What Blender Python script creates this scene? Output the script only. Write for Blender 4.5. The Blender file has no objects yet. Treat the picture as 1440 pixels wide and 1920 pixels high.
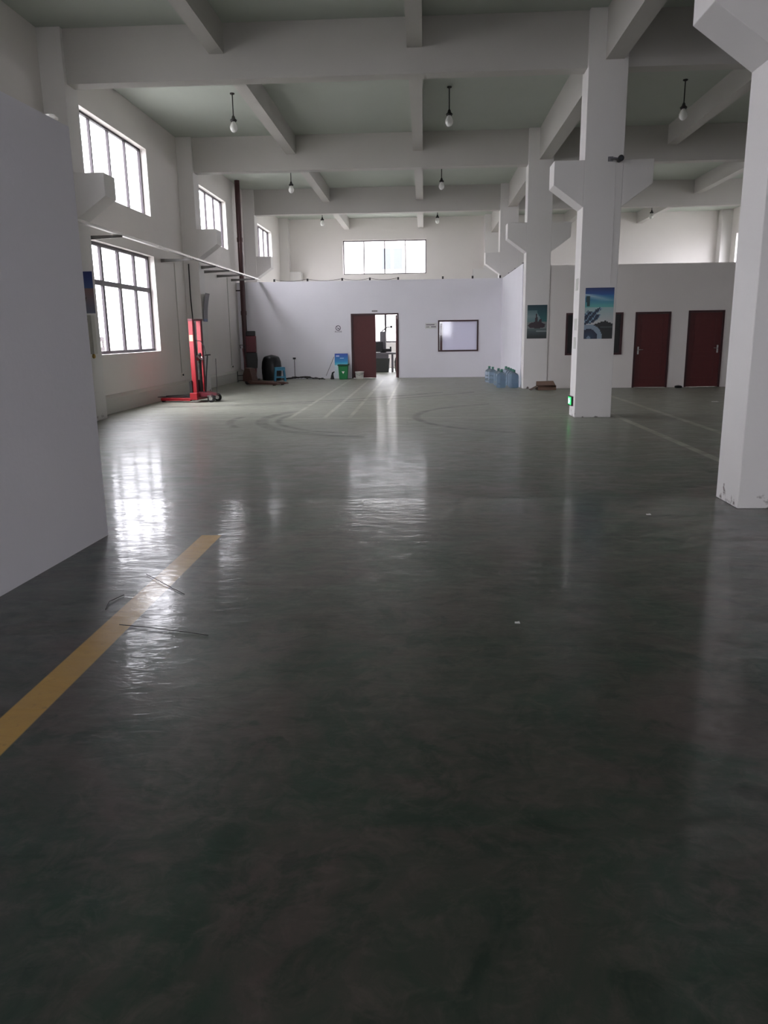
import bpy, bmesh, math, random
from mathutils import Vector, Matrix
random.seed(7)
S = bpy.context.scene
COL = S.collection
PI = math.pi

# ------------------------------------------------------------------ camera
F_PX, PITCH, YAW, ROLL = 1450.7, 0.2260, 0.0535, -0.0137
fw = Vector((-math.sin(YAW)*math.cos(PITCH), math.cos(YAW)*math.cos(PITCH), -math.sin(PITCH)))
r0 = Vector((math.cos(YAW), math.sin(YAW), 0)); u0 = r0.cross(fw)
rt = math.cos(ROLL)*r0 + math.sin(ROLL)*u0
up = -math.sin(ROLL)*r0 + math.cos(ROLL)*u0
cd = bpy.data.cameras.new('camera'); cam = bpy.data.objects.new('camera', cd); COL.objects.link(cam)
cd.sensor_fit = 'HORIZONTAL'; cd.sensor_width = 36.0; cd.lens = F_PX/1440*36.0; cd.clip_end = 500
M = Matrix.Identity(4)
for i in range(3):
    M[i][0] = rt[i]; M[i][1] = up[i]; M[i][2] = -fw[i]
M.translation = Vector((0, 0, 1.5))
cam.matrix_world = M
S.camera = cam

# ------------------------------------------------------------------ view, world
S.view_settings.view_transform = 'Standard'
S.view_settings.look = 'None'
S.view_settings.gamma = 1.0
S.view_settings.use_curve_mapping = False
S.view_settings.exposure = 1.1
SKY_STRENGTH = 9.0
w = bpy.data.worlds.new('overcast_sky'); S.world = w; w.use_nodes = True
wb = w.node_tree.nodes['Background']
wb.inputs['Color'].default_value = (0.97, 0.945, 1.0, 1)
_n = w.node_tree.nodes; _l = w.node_tree.links       # overcast sky: brighter towards the zenith
_tc = _n.new('ShaderNodeTexCoord'); _sp = _n.new('ShaderNodeSeparateXYZ'); _mr = _n.new('ShaderNodeMapRange')
_l.new(_tc.outputs['Generated'], _sp.inputs[0]); _l.new(_sp.outputs['Z'], _mr.inputs['Value'])
_mr.inputs['To Min'].default_value = SKY_STRENGTH*0.6; _mr.inputs['To Max'].default_value = SKY_STRENGTH*1.8
_l.new(_mr.outputs['Result'], wb.inputs['Strength'])
S.cycles.diffuse_bounces = 7
S.cycles.max_bounces = 12
S.cycles.sample_clamp_indirect = 12

def portal(name, loc, size, normal):
    ld = bpy.data.lights.new(name, 'AREA'); ld.shape = 'RECTANGLE'
    ld.size, ld.size_y = size; ld.cycles.is_portal = True
    o = bpy.data.objects.new(name, ld); COL.objects.link(o)
    o.location = loc; o.rotation_euler = Vector(normal).to_track_quat('-Z', 'Z').to_euler()
    return o

# ------------------------------------------------------------------ materials
def lin(c):
    return tuple(((v/255)/12.92 if v/255 <= 0.04045 else ((v/255+0.055)/1.055)**2.4) for v in c)
def mat(name, rgb, rough=0.6, metal=0.0, var=0.0, scale=6.0, emit=None, spec=None, bump=0.0, bscale=60):
    m = bpy.data.materials.new(name); m.use_nodes = True
    nt = m.node_tree; b = nt.nodes['Principled BSDF']
    c = lin(rgb)
    b.inputs['Base Color'].default_value = (*c, 1)
    b.inputs['Roughness'].default_value = rough; b.inputs['Metallic'].default_value = metal
    if spec is not None: b.inputs['Specular IOR Level'].default_value = spec
    tc = nt.nodes.new('ShaderNodeTexCoord')
    if var > 0:
        n = nt.nodes.new('ShaderNodeTexNoise'); n.inputs['Scale'].default_value = scale; n.inputs['Detail'].default_value = 5
        nt.links.new(tc.outputs['Object'], n.inputs['Vector'])
        mx = nt.nodes.new('ShaderNodeMix'); mx.data_type = 'RGBA'
        mx.inputs['A'].default_value = (*[v*(1-var) for v in c], 1); mx.inputs['B'].default_value = (*[min(1, v*(1+var)) for v in c], 1)
        nt.links.new(n.outputs['Fac'], mx.inputs['Factor']); nt.links.new(mx.outputs['Result'], b.inputs['Base Color'])
    if bump > 0:
        n2 = nt.nodes.new('ShaderNodeTexNoise'); n2.inputs['Scale'].default_value = bscale
        nt.links.new(tc.outputs['Object'], n2.inputs['Vector'])
        bp = nt.nodes.new('ShaderNodeBump'); bp.inputs['Strength'].default_value = bump; bp.inputs['Distance'].default_value = 0.01
        nt.links.new(n2.outputs['Fac'], bp.inputs['Height']); nt.links.new(bp.outputs['Normal'], b.inputs['Normal'])
    if emit:
        b.inputs['Emission Color'].default_value = (*lin(emit[0]), 1); b.inputs['Emission Strength'].default_value = emit[1]
    return m

def wall_paint(name, rgb, scuff=0.0):
    """painted plaster: faint blotches, optional scuffs and chips low down on the pillar feet"""
    m = mat(name, rgb, 0.75, var=0.04, scale=1.3, bump=0.15, bscale=25, spec=0.3)
    if scuff:
        nt = m.node_tree; b = nt.nodes['Principled BSDF']
        src = b.inputs['Base Color'].links[0].from_socket
        geo = nt.nodes.new('ShaderNodeNewGeometry'); sep = nt.nodes.new('ShaderNodeSeparateXYZ')
        nt.links.new(geo.outputs['Position'], sep.inputs[0])
        n = nt.nodes.new('ShaderNodeTexNoise'); n.inputs['Scale'].default_value = 7; n.inputs['Detail'].default_value = 6
        nt.links.new(geo.outputs['Position'], n.inputs['Vector'])
        mr = nt.nodes.new('ShaderNodeMapRange'); mr.inputs['From Min'].default_value = 0.0; mr.inputs['From Max'].default_value = 0.32
        mr.inputs['To Min'].default_value = 0.16; mr.inputs['To Max'].default_value = -0.14
        nt.links.new(sep.outputs['Z'], mr.inputs['Value'])
        ad = nt.nodes.new('ShaderNodeMath'); ad.operation = 'ADD'
        nt.links.new(n.outputs['Fac'], ad.inputs[0]); nt.links.new(mr.outputs['Result'], ad.inputs[1])
        th = nt.nodes.new('ShaderNodeMapRange'); th.inputs['From Min'].default_value = 0.70; th.inputs['From Max'].default_value = 0.78
        nt.links.new(ad.outputs[0], th.inputs['Value'])
        mx = nt.nodes.new('ShaderNodeMix'); mx.data_type = 'RGBA'
        nt.links.new(th.outputs['Result'], mx.inputs['Factor']); nt.links.new(src, mx.inputs['A'])
        mx.inputs['B'].default_value = (*lin((104, 92, 88)), 1)
        nt.links.new(mx.outputs['Result'], b.inputs['Base Color'])
    return m

M_wall = wall_paint('white_plaster', (222, 217, 214))
M_col = wall_paint('pillar_plaster', (219, 216, 214), scuff=1)
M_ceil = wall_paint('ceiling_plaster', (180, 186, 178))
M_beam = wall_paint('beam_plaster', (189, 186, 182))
M_part = wall_paint('partition_paint', (230, 228, 234))
M_plinth = wall_paint('plinth_paint', (196, 194, 188))
M_winframe = mat('bronze_aluminium', (56, 49, 54), 0.45, 0.2)
M_sill = mat('white_reveal', (222, 220, 222), 0.7)
M_galv = mat('galvanised_steel', (176, 174, 170), 0.42, 0.85, var=0.1, scale=30)
M_darksteel = mat('dark_steel', (58, 56, 56), 0.5, 0.6, var=0.15)
M_bracket = mat('grey_bracket_steel', (112, 110, 108), 0.5, 0.3)
M_brown = mat('brown_pvc_pipe', (66, 34, 34), 0.4)
M_maroon = mat('maroon_door_laminate', (84, 30, 30), 0.42, var=0.18, scale=9)
M_maroon2 = mat('dark_maroon_frame', (58, 26, 30), 0.4)
M_chrome = mat('brushed_chrome', (205, 205, 205), 0.25, 1.0)
M_black = mat('black_plastic', (22, 22, 24), 0.45)
M_blackbag = mat('black_sack_film', (20, 21, 24), 0.32, var=0.3, scale=9, bump=0.6, bscale=9)
M_red = mat('red_enamel', (158, 34, 42), 0.42, var=0.1, scale=5)
M_rust = mat('orange_worn_enamel', (84, 58, 50), 0.55, var=0.25, scale=14)
M_dkred = mat('dark_red_enamel', (92, 22, 34), 0.45, var=0.2)
M_sticker = mat('cream_sticker', (240, 190, 150), 0.5)
M_rubber = mat('rubber', (26, 26, 26), 0.7)
M_green = mat('green_bin_plastic', (22, 128, 70), 0.4, var=0.08)
M_dkgreen = mat('dark_green_plastic', (16, 70, 48), 0.45)
M_white = mat('white_plastic', (248, 245, 238), 0.4)
M_blue = mat('blue_stool_plastic', (58, 128, 160), 0.4)
M_cap = mat('green_cap', (42, 104, 84), 0.4)
M_card = mat('cardboard', (112, 88, 74), 0.8, var=0.12, scale=12)
M_carddk = mat('cardboard_inner', (70, 52, 44), 0.85)
M_cable = mat('dark_cable', (46, 44, 44), 0.6)
M_paper = mat('paper', (214, 214, 212), 0.8)
M_paperg = mat('faded_notice_paper', (186, 186, 180), 0.8)
M_ink = mat('printed_ink', (78, 68, 84), 0.7)
M_machine = mat('machine_dark_green_grey', (54, 58, 54), 0.5, var=0.1)
M_machlt = mat('machine_light_grey', (112, 110, 114), 0.4, 0.3)
M_exit = mat('exit_sign_glow', (20, 190, 70), 0.4, emit=((30, 235, 90), 1.4))
M_exitw = mat('exit_sign_figure', (200, 255, 210), 0.4, emit=((190, 255, 205), 1.2))
M_ground = mat('concrete_yard', (118, 118, 114), 0.9, var=0.1, scale=0.5)
M_outwall = mat('pale_render', (206, 202, 198), 0.9)
M_outwin = mat('dark_window_glass', (60, 64, 68), 0.2)
M_porcelain = mat('bulb_porcelain', (226, 226, 222), 0.25)
M_grime = mat('brass_fitting', (190, 160, 90), 0.4, 0.6)

def glassmat(name, tint=(1, 1, 1), refl=0.08):
    m = bpy.data.materials.new(name); m.use_nodes = True; nt = m.node_tree; nt.nodes.clear()
    o = nt.nodes.new('ShaderNodeOutputMaterial'); t = nt.nodes.new('ShaderNodeBsdfTransparent'); g = nt.nodes.new('ShaderNodeBsdfGlossy')
    g.inputs['Roughness'].default_value = 0.05; t.inputs['Color'].default_value = (*tint, 1)
    fc = nt.nodes.new('ShaderNodeLayerWeight'); fc.inputs['Blend'].default_value = 0.5
    pw_ = nt.nodes.new('ShaderNodeMath'); pw_.operation = 'POWER'; nt.links.new(fc.outputs['Facing'], pw_.inputs[0]); pw_.inputs[1].default_value = 5
    lw = nt.nodes.new('ShaderNodeMath'); lw.operation = 'MULTIPLY_ADD'; nt.links.new(pw_.outputs[0], lw.inputs[0]); lw.inputs[1].default_value = 0.9; lw.inputs[2].default_value = 0.04
    mx = nt.nodes.new('ShaderNodeMixShader')
    nt.links.new(lw.outputs[0], mx.inputs[0]); nt.links.new(t.outputs[0], mx.inputs[1]); nt.links.new(g.outputs[0], mx.inputs[2])
    nt.links.new(mx.outputs[0], o.inputs[0]); return m
M_glass = glassmat('window_glass', (0.95, 0.96, 0.97))
M_bulb = glassmat('clear_glass', (0.8, 0.8, 0.8))
def bottlemat():
    m = bpy.data.materials.new('blue_clear_bottle_plastic'); m.use_nodes = True; b = m.node_tree.nodes['Principled BSDF']
    b.inputs['Base Color'].default_value = (*lin((196, 212, 224)), 1); b.inputs['Roughness'].default_value = 0.12
    b.inputs['Transmission Weight'].default_value = 0.88; b.inputs['IOR'].default_value = 1.15
    return m
M_bottle = bottlemat()
def blindmat():
    m = bpy.data.materials.new('thin_white_blind'); m.use_nodes = True; nt = m.node_tree; nt.nodes.clear()
    o = nt.nodes.new('ShaderNodeOutputMaterial'); a = nt.nodes.new('ShaderNodeBsdfDiffuse'); c = nt.nodes.new('ShaderNodeBsdfTranslucent'); mx = nt.nodes.new('ShaderNodeMixShader')
    for q in (a, c): q.inputs['Color'].default_value = (0.84, 0.82, 0.9, 1)
    mx.inputs[0].default_value = 0.6; nt.links.new(a.outputs[0], mx.inputs[1]); nt.links.new(c.outputs[0], mx.inputs[2]); nt.links.new(mx.outputs[0], o.inputs[0]); return m
M_blind = blindmat()

# floor: green coated concrete, worn blotches, painted lines, tyre marks, uneven gloss
def floor_mat():
    m = bpy.data.materials.new('green_floor_coating'); m.use_nodes = True; nt = m.node_tree; N = nt.nodes; L = nt.links
    b = N['Principled BSDF']
    geo = N.new('ShaderNodeNewGeometry'); sep = N.new('ShaderNodeSeparateXYZ'); L.new(geo.outputs['Position'], sep.inputs[0])
    X, Y = sep.outputs['X'], sep.outputs['Y']
    def noise(scale, detail=5, rough=0.55, dist=0.0, vec=None):
        n = N.new('ShaderNodeTexNoise'); n.inputs['Scale'].default_value = scale; n.inputs['Detail'].default_value = detail
        n.inputs['Roughness'].default_value = rough; n.inputs['Distortion'].default_value = dist
        L.new(vec or geo.outputs['Position'], n.inputs['Vector']); return n.outputs['Fac']
    def math_(op, a, b_=None, c=None):
        n = N.new('ShaderNodeMath'); n.operation = op
        for i, v in enumerate((a, b_, c)):
            if v is None: continue
            if isinstance(v, (int, float)): n.inputs[i].default_value = v
            else: L.new(v, n.inputs[i])
        return n.outputs[0]
    def ramp(v, a, c, t0=0.0, t1=1.0):
        n = N.new('ShaderNodeMapRange'); n.inputs['From Min'].default_value = a; n.inputs['From Max'].default_value = c
        n.inputs['To Min'].default_value = t0; n.inputs['To Max'].default_value = t1; L.new(v, n.inputs['Value']); return n.outputs['Result']
    def mixc(f, a, c):
        n = N.new('ShaderNodeMix'); n.data_type = 'RGBA'; L.new(f, n.inputs['Factor'])
        for k, v in (('A', a), ('B', c)):
            if isinstance(v, tuple): n.inputs[k].default_value = (*v, 1)
            else: L.new(v, n.inputs[k])
        return n.outputs['Result']
    def band(c, cen, hw, soft=0.012):    # 1 inside |c-cen|<hw
        return ramp(math_('ABSOLUTE', math_('SUBTRACT', c, cen)), hw+soft, hw-soft*0.3)
    def between(c, a, b_):
        return math_('MULTIPLY', math_('GREATER_THAN', c, a), math_('LESS_THAN', c, b_))
    base = mixc(ramp(noise(1.1, 9, 0.68, 0.9), 0.38, 0.62), lin((36, 58, 46)), lin((76, 68, 64)))
    base = mixc(math_('MULTIPLY', ramp(noise(3.2, 7, 0.65, 1.5), 0.50, 0.62), 0.75), base, lin((30, 48, 38)))
    base = mixc(math_('MULTIPLY', ramp(noise(9, 6, 0.7, 0.8), 0.48, 0.7), 0.45), base, lin((96, 88, 82)))
    # lighter coat in the further bays, dust plus window glare painted into the colour (past the joint at 14.2 m)
    dust_glare = math_('MULTIPLY', ramp(math_('ADD', Y, math_('MULTIPLY', noise(0.35, 4), 3.0)), 8.0, 17.0), 0.72)
    base = mixc(dust_glare, base, lin((150, 151, 138)))
    # dark stains
    base = mixc(math_('MULTIPLY', ramp(noise(1.7, 3, 0.5, 2.0), 0.68, 0.72), 0.35), base, lin((26, 30, 28)))
    # tyre marks: arcs
    def arc(cx, cy, r, hw, y0, y1, x0, x1):
        dx = math_('SUBTRACT', X, cx); dy = math_('SUBTRACT', Y, cy)
        d = math_('SQRT', math_('ADD', math_('MULTIPLY', dx, dx), math_('MULTIPLY', dy, dy)))
        return math_('MULTIPLY', band(d, r, hw, 0.05), math_('MULTIPLY', between(Y, y0, y1), between(X, x0, x1)))
    tyre = None
    for a in ((-0.2, 14.2, 2.75, 0.09, 11.4, 15.6, -3.2, -0.9), (-0.2, 14.2, 2.45, 0.04, 11.9, 15.0, -3.2, -1.2), (-1.0, 14.1, 2.5, 0.05, 12.9, 14.6, -4, -3.0),
              (2.6, 14.4, 2.75, 0.05, 11.4, 17.0, -0.4, 1.4), (-7.5, 27, 10.3, 0.08, 16.6, 20.5, -6, 0.5), (-6.6, 27, 10.3, 0.06, 16.6, 20.5, -5.6, 1.3),
              (4.4, 4.5, 3.6, 0.05, 5.6, 8.1, 0.9, 3.8)):
        t = arc(*a); tyre = t if tyre is None else math_('MAXIMUM', tyre, t)
    for (cx, cy, r) in ((1.02, 3.57, 0.05), (0.86, 3.6, 0.03), (0.93, 4.15, 0.035), (1.1, 2.35, 0.04), (0.42, 4.0, 0.03), (1.35, 4.3, 0.04)):
        dx = math_('MULTIPLY', math_('SUBTRACT', X, cx), 0.6); dy = math_('SUBTRACT', Y, cy)
        dd = math_('ADD', math_('SQRT', math_('ADD', math_('MULTIPLY', dx, dx), math_('MULTIPLY', dy, dy))), math_('MULTIPLY', math_('SUBTRACT', noise(18, 4), 0.5), 0.09))
        tyre = math_('MAXIMUM', tyre, math_('MULTIPLY', ramp(dd, r+0.015, r), 0.9))
    tyre = math_('MULTIPLY', tyre, ramp(noise(4, 4), 0.3, 0.6, 0.15, 0.6))
    base = mixc(tyre, base, lin((30, 33, 31)))
    # thin pale lines
    pale = math_('MULTIPLY', band(Y, 14.2, 0.03, 0.02), between(X, -5.9, 2.6))
    for (cx, y0, y1, hw) in ((-2.5, 14.3, 26.5, 0.03), (-1.85, 14.3, 26.5, 0.03), (-1.38, 14.3, 26.5, 0.03), (-0.8, 17, 26.5, 0.02), (3.47, 9.0, 15.2, 0.05), (4.42, 11.5, 20.8, 0.05)):
        pale = math_('MAXIMUM', pale, math_('MULTIPLY', band(X, cx, hw, 0.02), between(Y, y0, y1)))
    pale = math_('MULTIPLY', pale, ramp(noise(2.5, 4), 0.3, 0.6, 0.12, 0.5))
    base = mixc(pale, base, lin((186, 182, 168)))
    # the yellow stripe
    yel = math_('MULTIPLY', band(X, -1.645, 0.075, 0.006), between(Y, -6.0, 5.73))
    yel = math_('MULTIPLY', yel, ramp(noise(14, 6, 0.7), 0.28, 0.42, 0.55, 1.0))
    base = mixc(yel, base, lin((186, 146, 68)))
    # coat joints
    jn = math_('MAXIMUM', band(Y, 5.73, 0.008, 0.006), band(Y, 7.08, 0.008, 0.006))
    base = mixc(math_('MULTIPLY', jn, 0.6), base, lin((40, 42, 40)))
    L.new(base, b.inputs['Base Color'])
    # gloss
    mp = N.new('ShaderNodeMapping'); L.new(geo.outputs['Position'], mp.inputs['Vector']); mp.inputs['Scale'].default_value = (1.0, 2.6, 1.0)
    ro = ramp(noise(2.2, 6, 0.7, 1.2, mp.outputs[0]), 0.3, 0.7, 0.30, 0.48)
    ro = math_('ADD', ro, math_('MULTIPLY', dust_glare, 0.10))
    L.new(ro, b.inputs['Roughness'])
    b.inputs['IOR'].default_value = 1.45; b.inputs['Specular IOR Level'].default_value = 0.34
    cw = ramp(noise(2.6, 7, 0.72, 1.6, mp.outputs[0]), 0.38, 0.64, 0.22, 0.85)      # patchy worn varnish
    cw = math_('MULTIPLY', cw, ramp(math_('GREATER_THAN', Y, 7.08), 0, 1, 0.95, 0.34))
    cw = math_('MULTIPLY', cw, math_('SUBTRACT', 1.0, math_('MULTIPLY', dust_glare, 0.75)))
    L.new(cw, b.inputs['Coat Weight'])
    L.new(ramp(noise(6, 4, 0.6, 0.5, mp.outputs[0]), 0.3, 0.7, 0.06, 0.14), b.inputs['Coat Roughness'])
    hgt = math_('ADD', math_('MULTIPLY', noise(5, 3, 0.6, 0.8, mp.outputs[0]), 1.0), math_('MULTIPLY', noise(26, 3, 0.6), 0.12))
    bp = N.new('ShaderNodeBump'); bp.inputs['Strength'].default_value = 0.17; bp.inputs['Distance'].default_value = 0.010
    L.new(hgt, bp.inputs['Height']); L.new(bp.outputs['Normal'], b.inputs['Normal']); L.new(bp.outputs['Normal'], b.inputs['Coat Normal'])
    return m
M_floor = floor_mat()

# ------------------------------------------------------------------ mesh helpers
class MB:
    def __init__(s): s.v = []; s.f = []; s.sm = []
    def add(s, vs, fs, smooth=False):
        k = len(s.v); s.v += [tuple(v) for v in vs]; s.f += [tuple(i+k for i in f) for f in fs]; s.sm += [smooth]*len(fs); return s
    def box(s, x0, x1, y0, y1, z0, z1):
        vs = [(x, y, z) for z in (z0, z1) for y in (y0, y1) for x in (x0, x1)]
        return s.add(vs, [(0, 2, 3, 1), (4, 5, 7, 6), (0, 1, 5, 4), (2, 6, 7, 3), (0, 4, 6, 2), (1, 3, 7, 5)])
    def prism(s, pts, a0, a1, axis='y'):
        """pts 2-D polygon (CCW), extruded along axis. axis y: pts=(x,z); axis x: pts=(y,z); axis z: pts=(x,y)"""
        def P(p, a): return {'y': (p[0], a, p[1]), 'x': (a, p[0], p[1]), 'z': (p[0], p[1], a)}[axis]
        n = len(pts); vs = [P(p, a0) for p in pts]+[P(p, a1) for p in pts]
        fs = [tuple(range(n))[::-1], tuple(range(n, 2*n))]+[(i, (i+1) % n, (i+1) % n+n, i+n) for i in range(n)]
        return s.add(vs, fs)
    def tube(s, pts, r, seg=10, cap=True):
        pts = [Vector(p) for p in pts]; rs = r if isinstance(r, (list, tuple)) else [r]*len(pts)
        rings = []; prev = None
        for i, p in enumerate(pts):
            d = (pts[min(i+1, len(pts)-1)]-pts[max(i-1, 0)])
            d = d.normalized() if d.length > 1e-9 else Vector((0, 0, 1))
            if prev is None:
                a = Vector((0, 0, 1)) if abs(d.z) < 0.9 else Vector((1, 0, 0)); u = d.cross(a).normalized()
            else:
                u = (prev - d*prev.dot(d)).normalized()
            prev = u; v = d.cross(u)
            rings.append([p+rs[i]*(math.cos(2*PI*k/seg)*u+math.sin(2*PI*k/seg)*v) for k in range(seg)])
        vs = [q for ring in rings for q in ring]
        fs = [(i*seg+k, i*seg+(k+1) % seg, (i+1)*seg+(k+1) % seg, (i+1)*seg+k) for i in range(len(pts)-1) for k in range(seg)]
        s.add(vs, fs, True)
        if cap:
            s.add(rings[0], [tuple(range(seg))[::-1]]); s.add(rings[-1], [tuple(range(seg))])
        return s
    def lathe(s, prof, c=(0, 0, 0), seg=24, axis='z'):
        """prof: (r, h)"""
        vs = []
        for r, h in prof:
            for k in range(seg):
                a = 2*PI*k/seg; x, y = r*math.cos(a), r*math.sin(a)
                q = {'z': (x, y, h), 'x': (h, x, y), 'y': (y, h, x)}[axis]
                vs.append((c[0]+q[0], c[1]+q[1], c[2]+q[2]))
        n = len(prof)
        fs = [(i*seg+k, i*seg+(k+1) % seg, (i+1)*seg+(k+1) % seg, (i+1)*seg+k) for i in range(n-1) for k in range(seg)]
        s.add(vs, fs, True)
        s.add(vs[:seg], [tuple(range(seg))[::-1]]); s.add(vs[-seg:], [tuple(range(seg))])
        return s
    def build(s, name, m, parent=None, loc=None, bevel=0.0):
        me = bpy.data.meshes.new(name); me.from_pydata(s.v, [], s.f)
        me.polygons.foreach_set('use_smooth', s.sm)
        bm = bmesh.new(); bm.from_mesh(me); bmesh.ops.recalc_face_normals(bm, faces=bm.faces); bm.to_mesh(me); bm.free()
        me.materials.append(m); o = bpy.data.objects.new(name, me); COL.objects.link(o)
        if parent: o.parent = parent
        if loc: o.location = loc
        if bevel:
            b = o.modifiers.new('edge', 'BEVEL'); b.width = bevel; b.segments = 2; b.limit_method = 'ANGLE'
        return o
def centre(o):
    """move origin of a world-coordinate mesh to the middle of its base"""
    me = o.data; xs = [v.co.copy() for v in me.vertices]
    c = Vector(((min(v.x for v in xs)+max(v.x for v in xs))/2, (min(v.y for v in xs)+max(v.y for v in xs))/2, min(v.z for v in xs)))
    me.transform(Matrix.Translation(-c)); o.location = c; return o
def struct(o):
    o['kind'] = 'structure'; return o
def tag(o, label, cat, group=None):
    o['label'] = label; o['category'] = cat
    if group: o['group'] = group
    return o
def thing(name, label, cat, loc, rz=0, group=None):
    o = bpy.data.objects.new(name, None); COL.objects.link(o); o.location = loc; o.rotation_euler = (0, 0, rz)
    return tag(o, label, cat, group)
def sempty(name, loc):
    o = bpy.data.objects.new(name, None); COL.objects.link(o); o.location = loc; return struct(o)
def dup(root, loc, rz=None, label=None):
    r = root.copy(); COL.objects.link(r); r.location = loc
    if rz is not None: r.rotation_euler = (0, 0, rz)
    if label: r['label'] = label
    for ch in list(root.children):
        c = ch.copy(); COL.objects.link(c); c.parent = r
        for g in list(ch.children):
            d = g.copy(); COL.objects.link(d); d.parent = c
    return r
def holes(axis, p0, p1, u0, u1, z0, z1, ops):
    """wall slab between planes p0,p1 (normal along axis) with rectangular openings (ua,ub,za,zb)"""
    mb = MB(); us = sorted({u0, u1, *[o[0] for o in ops], *[o[1] for o in ops]}); zs = sorted({z0, z1, *[o[2] for o in ops], *[o[3] for o in ops]})
    for i in range(len(us)-1):
        run = None
        for j in range(len(zs)-1):
            um, zm = (us[i]+us[i+1])/2, (zs[j]+zs[j+1])/2
            solid = not any(o[0] < um < o[1] and o[2] < zm < o[3] for o in ops)
            if solid: run = (run[0] if run else zs[j], zs[j+1])
            if (not solid or j == len(zs)-2) and run:
                if axis == 'x': mb.box(p0, p1, us[i], us[i+1], *run)
                else: mb.box(us[i], us[i+1], p0, p1, *run)
                run = None
    return mb

# ------------------------------------------------------------------ dimensions
XW, XRW = -6.45, 13.3          # left / right wall faces
YB, YF = -8.0, 36.5            # behind the camera / far wall
CY = [-0.83, 6.62, 14.03, 21.45, 28.95, 36.05]   # pillar lines (front faces)
XC, CW, CD = 2.68, 0.64, 0.5
ZC = 6.55
YP, ZP = 27.5, 3.3
YG, ZG = 21.47, 3.2

# windows of the hall: (name, axis, plane, u0, u1, z0, z1, transom or None, mullions)
WL = []
for y0 in (0.6, 7.9, 15.35, 22.75, 30.5): WL.append((y0, y0+3.75, 4.28, 5.76, None))
for y0 in (15.35, 30.5): WL.append((y0, y0+3.75, 1.17, 3.38, 2.6))
WF = [(-3.65, 0.1, 4.15, 5.62, None), (-3.65, 0.1, 1.12, 3.38, 2.6)]
WR = [(31.4, 35.5, 2.7, 5.5, None), (23.1, 26.9, 4.28, 5.76, None)]
WB = [(-1.6, 2.2, 1.2, 5.0, 3.2), (6.0, 9.0, 4.2, 5.6, None)]

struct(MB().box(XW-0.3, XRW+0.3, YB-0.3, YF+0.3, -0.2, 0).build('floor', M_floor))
struct(MB().box(XW-0.3, XRW+0.3, YB-0.3, YF+0.3, ZC, ZC+0.2).build('ceiling', M_ceil))
struct(holes('x', XW-0.25, XW, YB, YF, 0, ZC, [w_[:4] for w_ in WL]).build('wall_left', M_wall))
struct(holes('x', XRW, XRW+0.25, YB, YF, 0, ZC, [w_[:4] for w_ in WR]).build('wall_right', M_wall))
struct(holes('y', YF, YF+0.25, XW-0.25, XRW+0.25, 0, ZC, [w_[:4] for w_ in WF]).build('wall_far', M_wall))
struct(holes('y', YB-0.25, YB, XW-0.25, XRW+0.25, 0, ZC, [w_[:4] for w_ in WB]).build('wall_behind', M_wall))

wn = [0]
def window(axis, plane, sgn, u0, u1, z0, z1, transom):
    """plane: outer face side where the frame sits; sgn: direction towards outside"""
    wn[0] += 1
    c = ((plane, (u0+u1)/2, z0) if axis == 'x' else ((u0+u1)/2, plane, z0))
    e = sempty('window_%d' % wn[0], c)
    hw, H = (u1-u0)/2, z1-z0
    fr = MB(); gl = MB(); f = 0.065 if transom else 0.045; d = 0.03
    def B(mb, a0, a1, p0, p1, b0, b1):
        if axis == 'x': mb.box(p0, p1, a0, a1, b0, b1)
        else: mb.box(a0, a1, p0, p1, b0, b1)
    o = 0.0
    B(fr, -hw, -hw+f, -d, d, 0, H); B(fr, hw-f, hw, -d, d, 0, H); B(fr, -hw+f, hw-f, -d, d, 0, f); B(fr, -hw+f, hw-f, -d, d, H-f, H)
    for k in (1, 2, 3):
        x = -hw+2*hw*k/4; mw = 0.045 if transom else 0.024; B(fr, x-mw, x+mw, -d*0.9, d*0.9, f, H-f)
    if transom: B(fr, -hw+f, hw-f, -d*1.02, d*1.02, transom-z0-0.05, transom-z0+0.05)
    fr.build('window_frame', M_winframe, e)
    B(gl, -hw+f, hw-f, -0.004, 0.004, f, H-f); gl.build('pane', M_glass, e)
    nrm = (-sgn, 0, 0) if axis == 'x' else (0, -sgn, 0)
    pc = list(c); pc[0 if axis == 'x' else 1] += sgn*0.16; pc[2] = (z0+z1)/2
    portal('daylight_portal', pc, (u1-u0, z1-z0), nrm)
    return e
for a in WL: window('x', XW-0.17, -1, *a)
for a in WF: window('y', YF+0.17, 1, *a)
for a in WR: window('x', XRW+0.17, 1, *a)
for a in WB: window('y', YB-0.17, -1, *a)

# ------------------------------------------------------------------ beams
def beam(x0, x1, y0, y1, z):
    return struct(centre(MB().box(x0, x1, y0, y1, z, ZC).build('ceiling_beam', M_beam)))
for i, y in enumerate(CY[:5]):
    beam(XW, XC+0.27, y+0.1, y+0.4, 5.70); beam(XC+0.57, XRW, y+0.1, y+0.4, 5.70)
ys = [YB]+CY[:5]+[YF]
for i in range(6):
    a = ys[i]+(0.4 if i else 0); b = ys[i+1]+(0.1 if i < 5 else 0)
    for xc in (-3.45, -0.15, 6.3, 9.45): beam(xc-0.125, xc+0.125, a, b, 6.09)
for i in range(6):
    a = ys[i]+(0.5 if i else 0); b = ys[i+1] if i < 5 else YF
    beam(XC+0.27, XC+0.57, a, b, 5.79)

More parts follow.
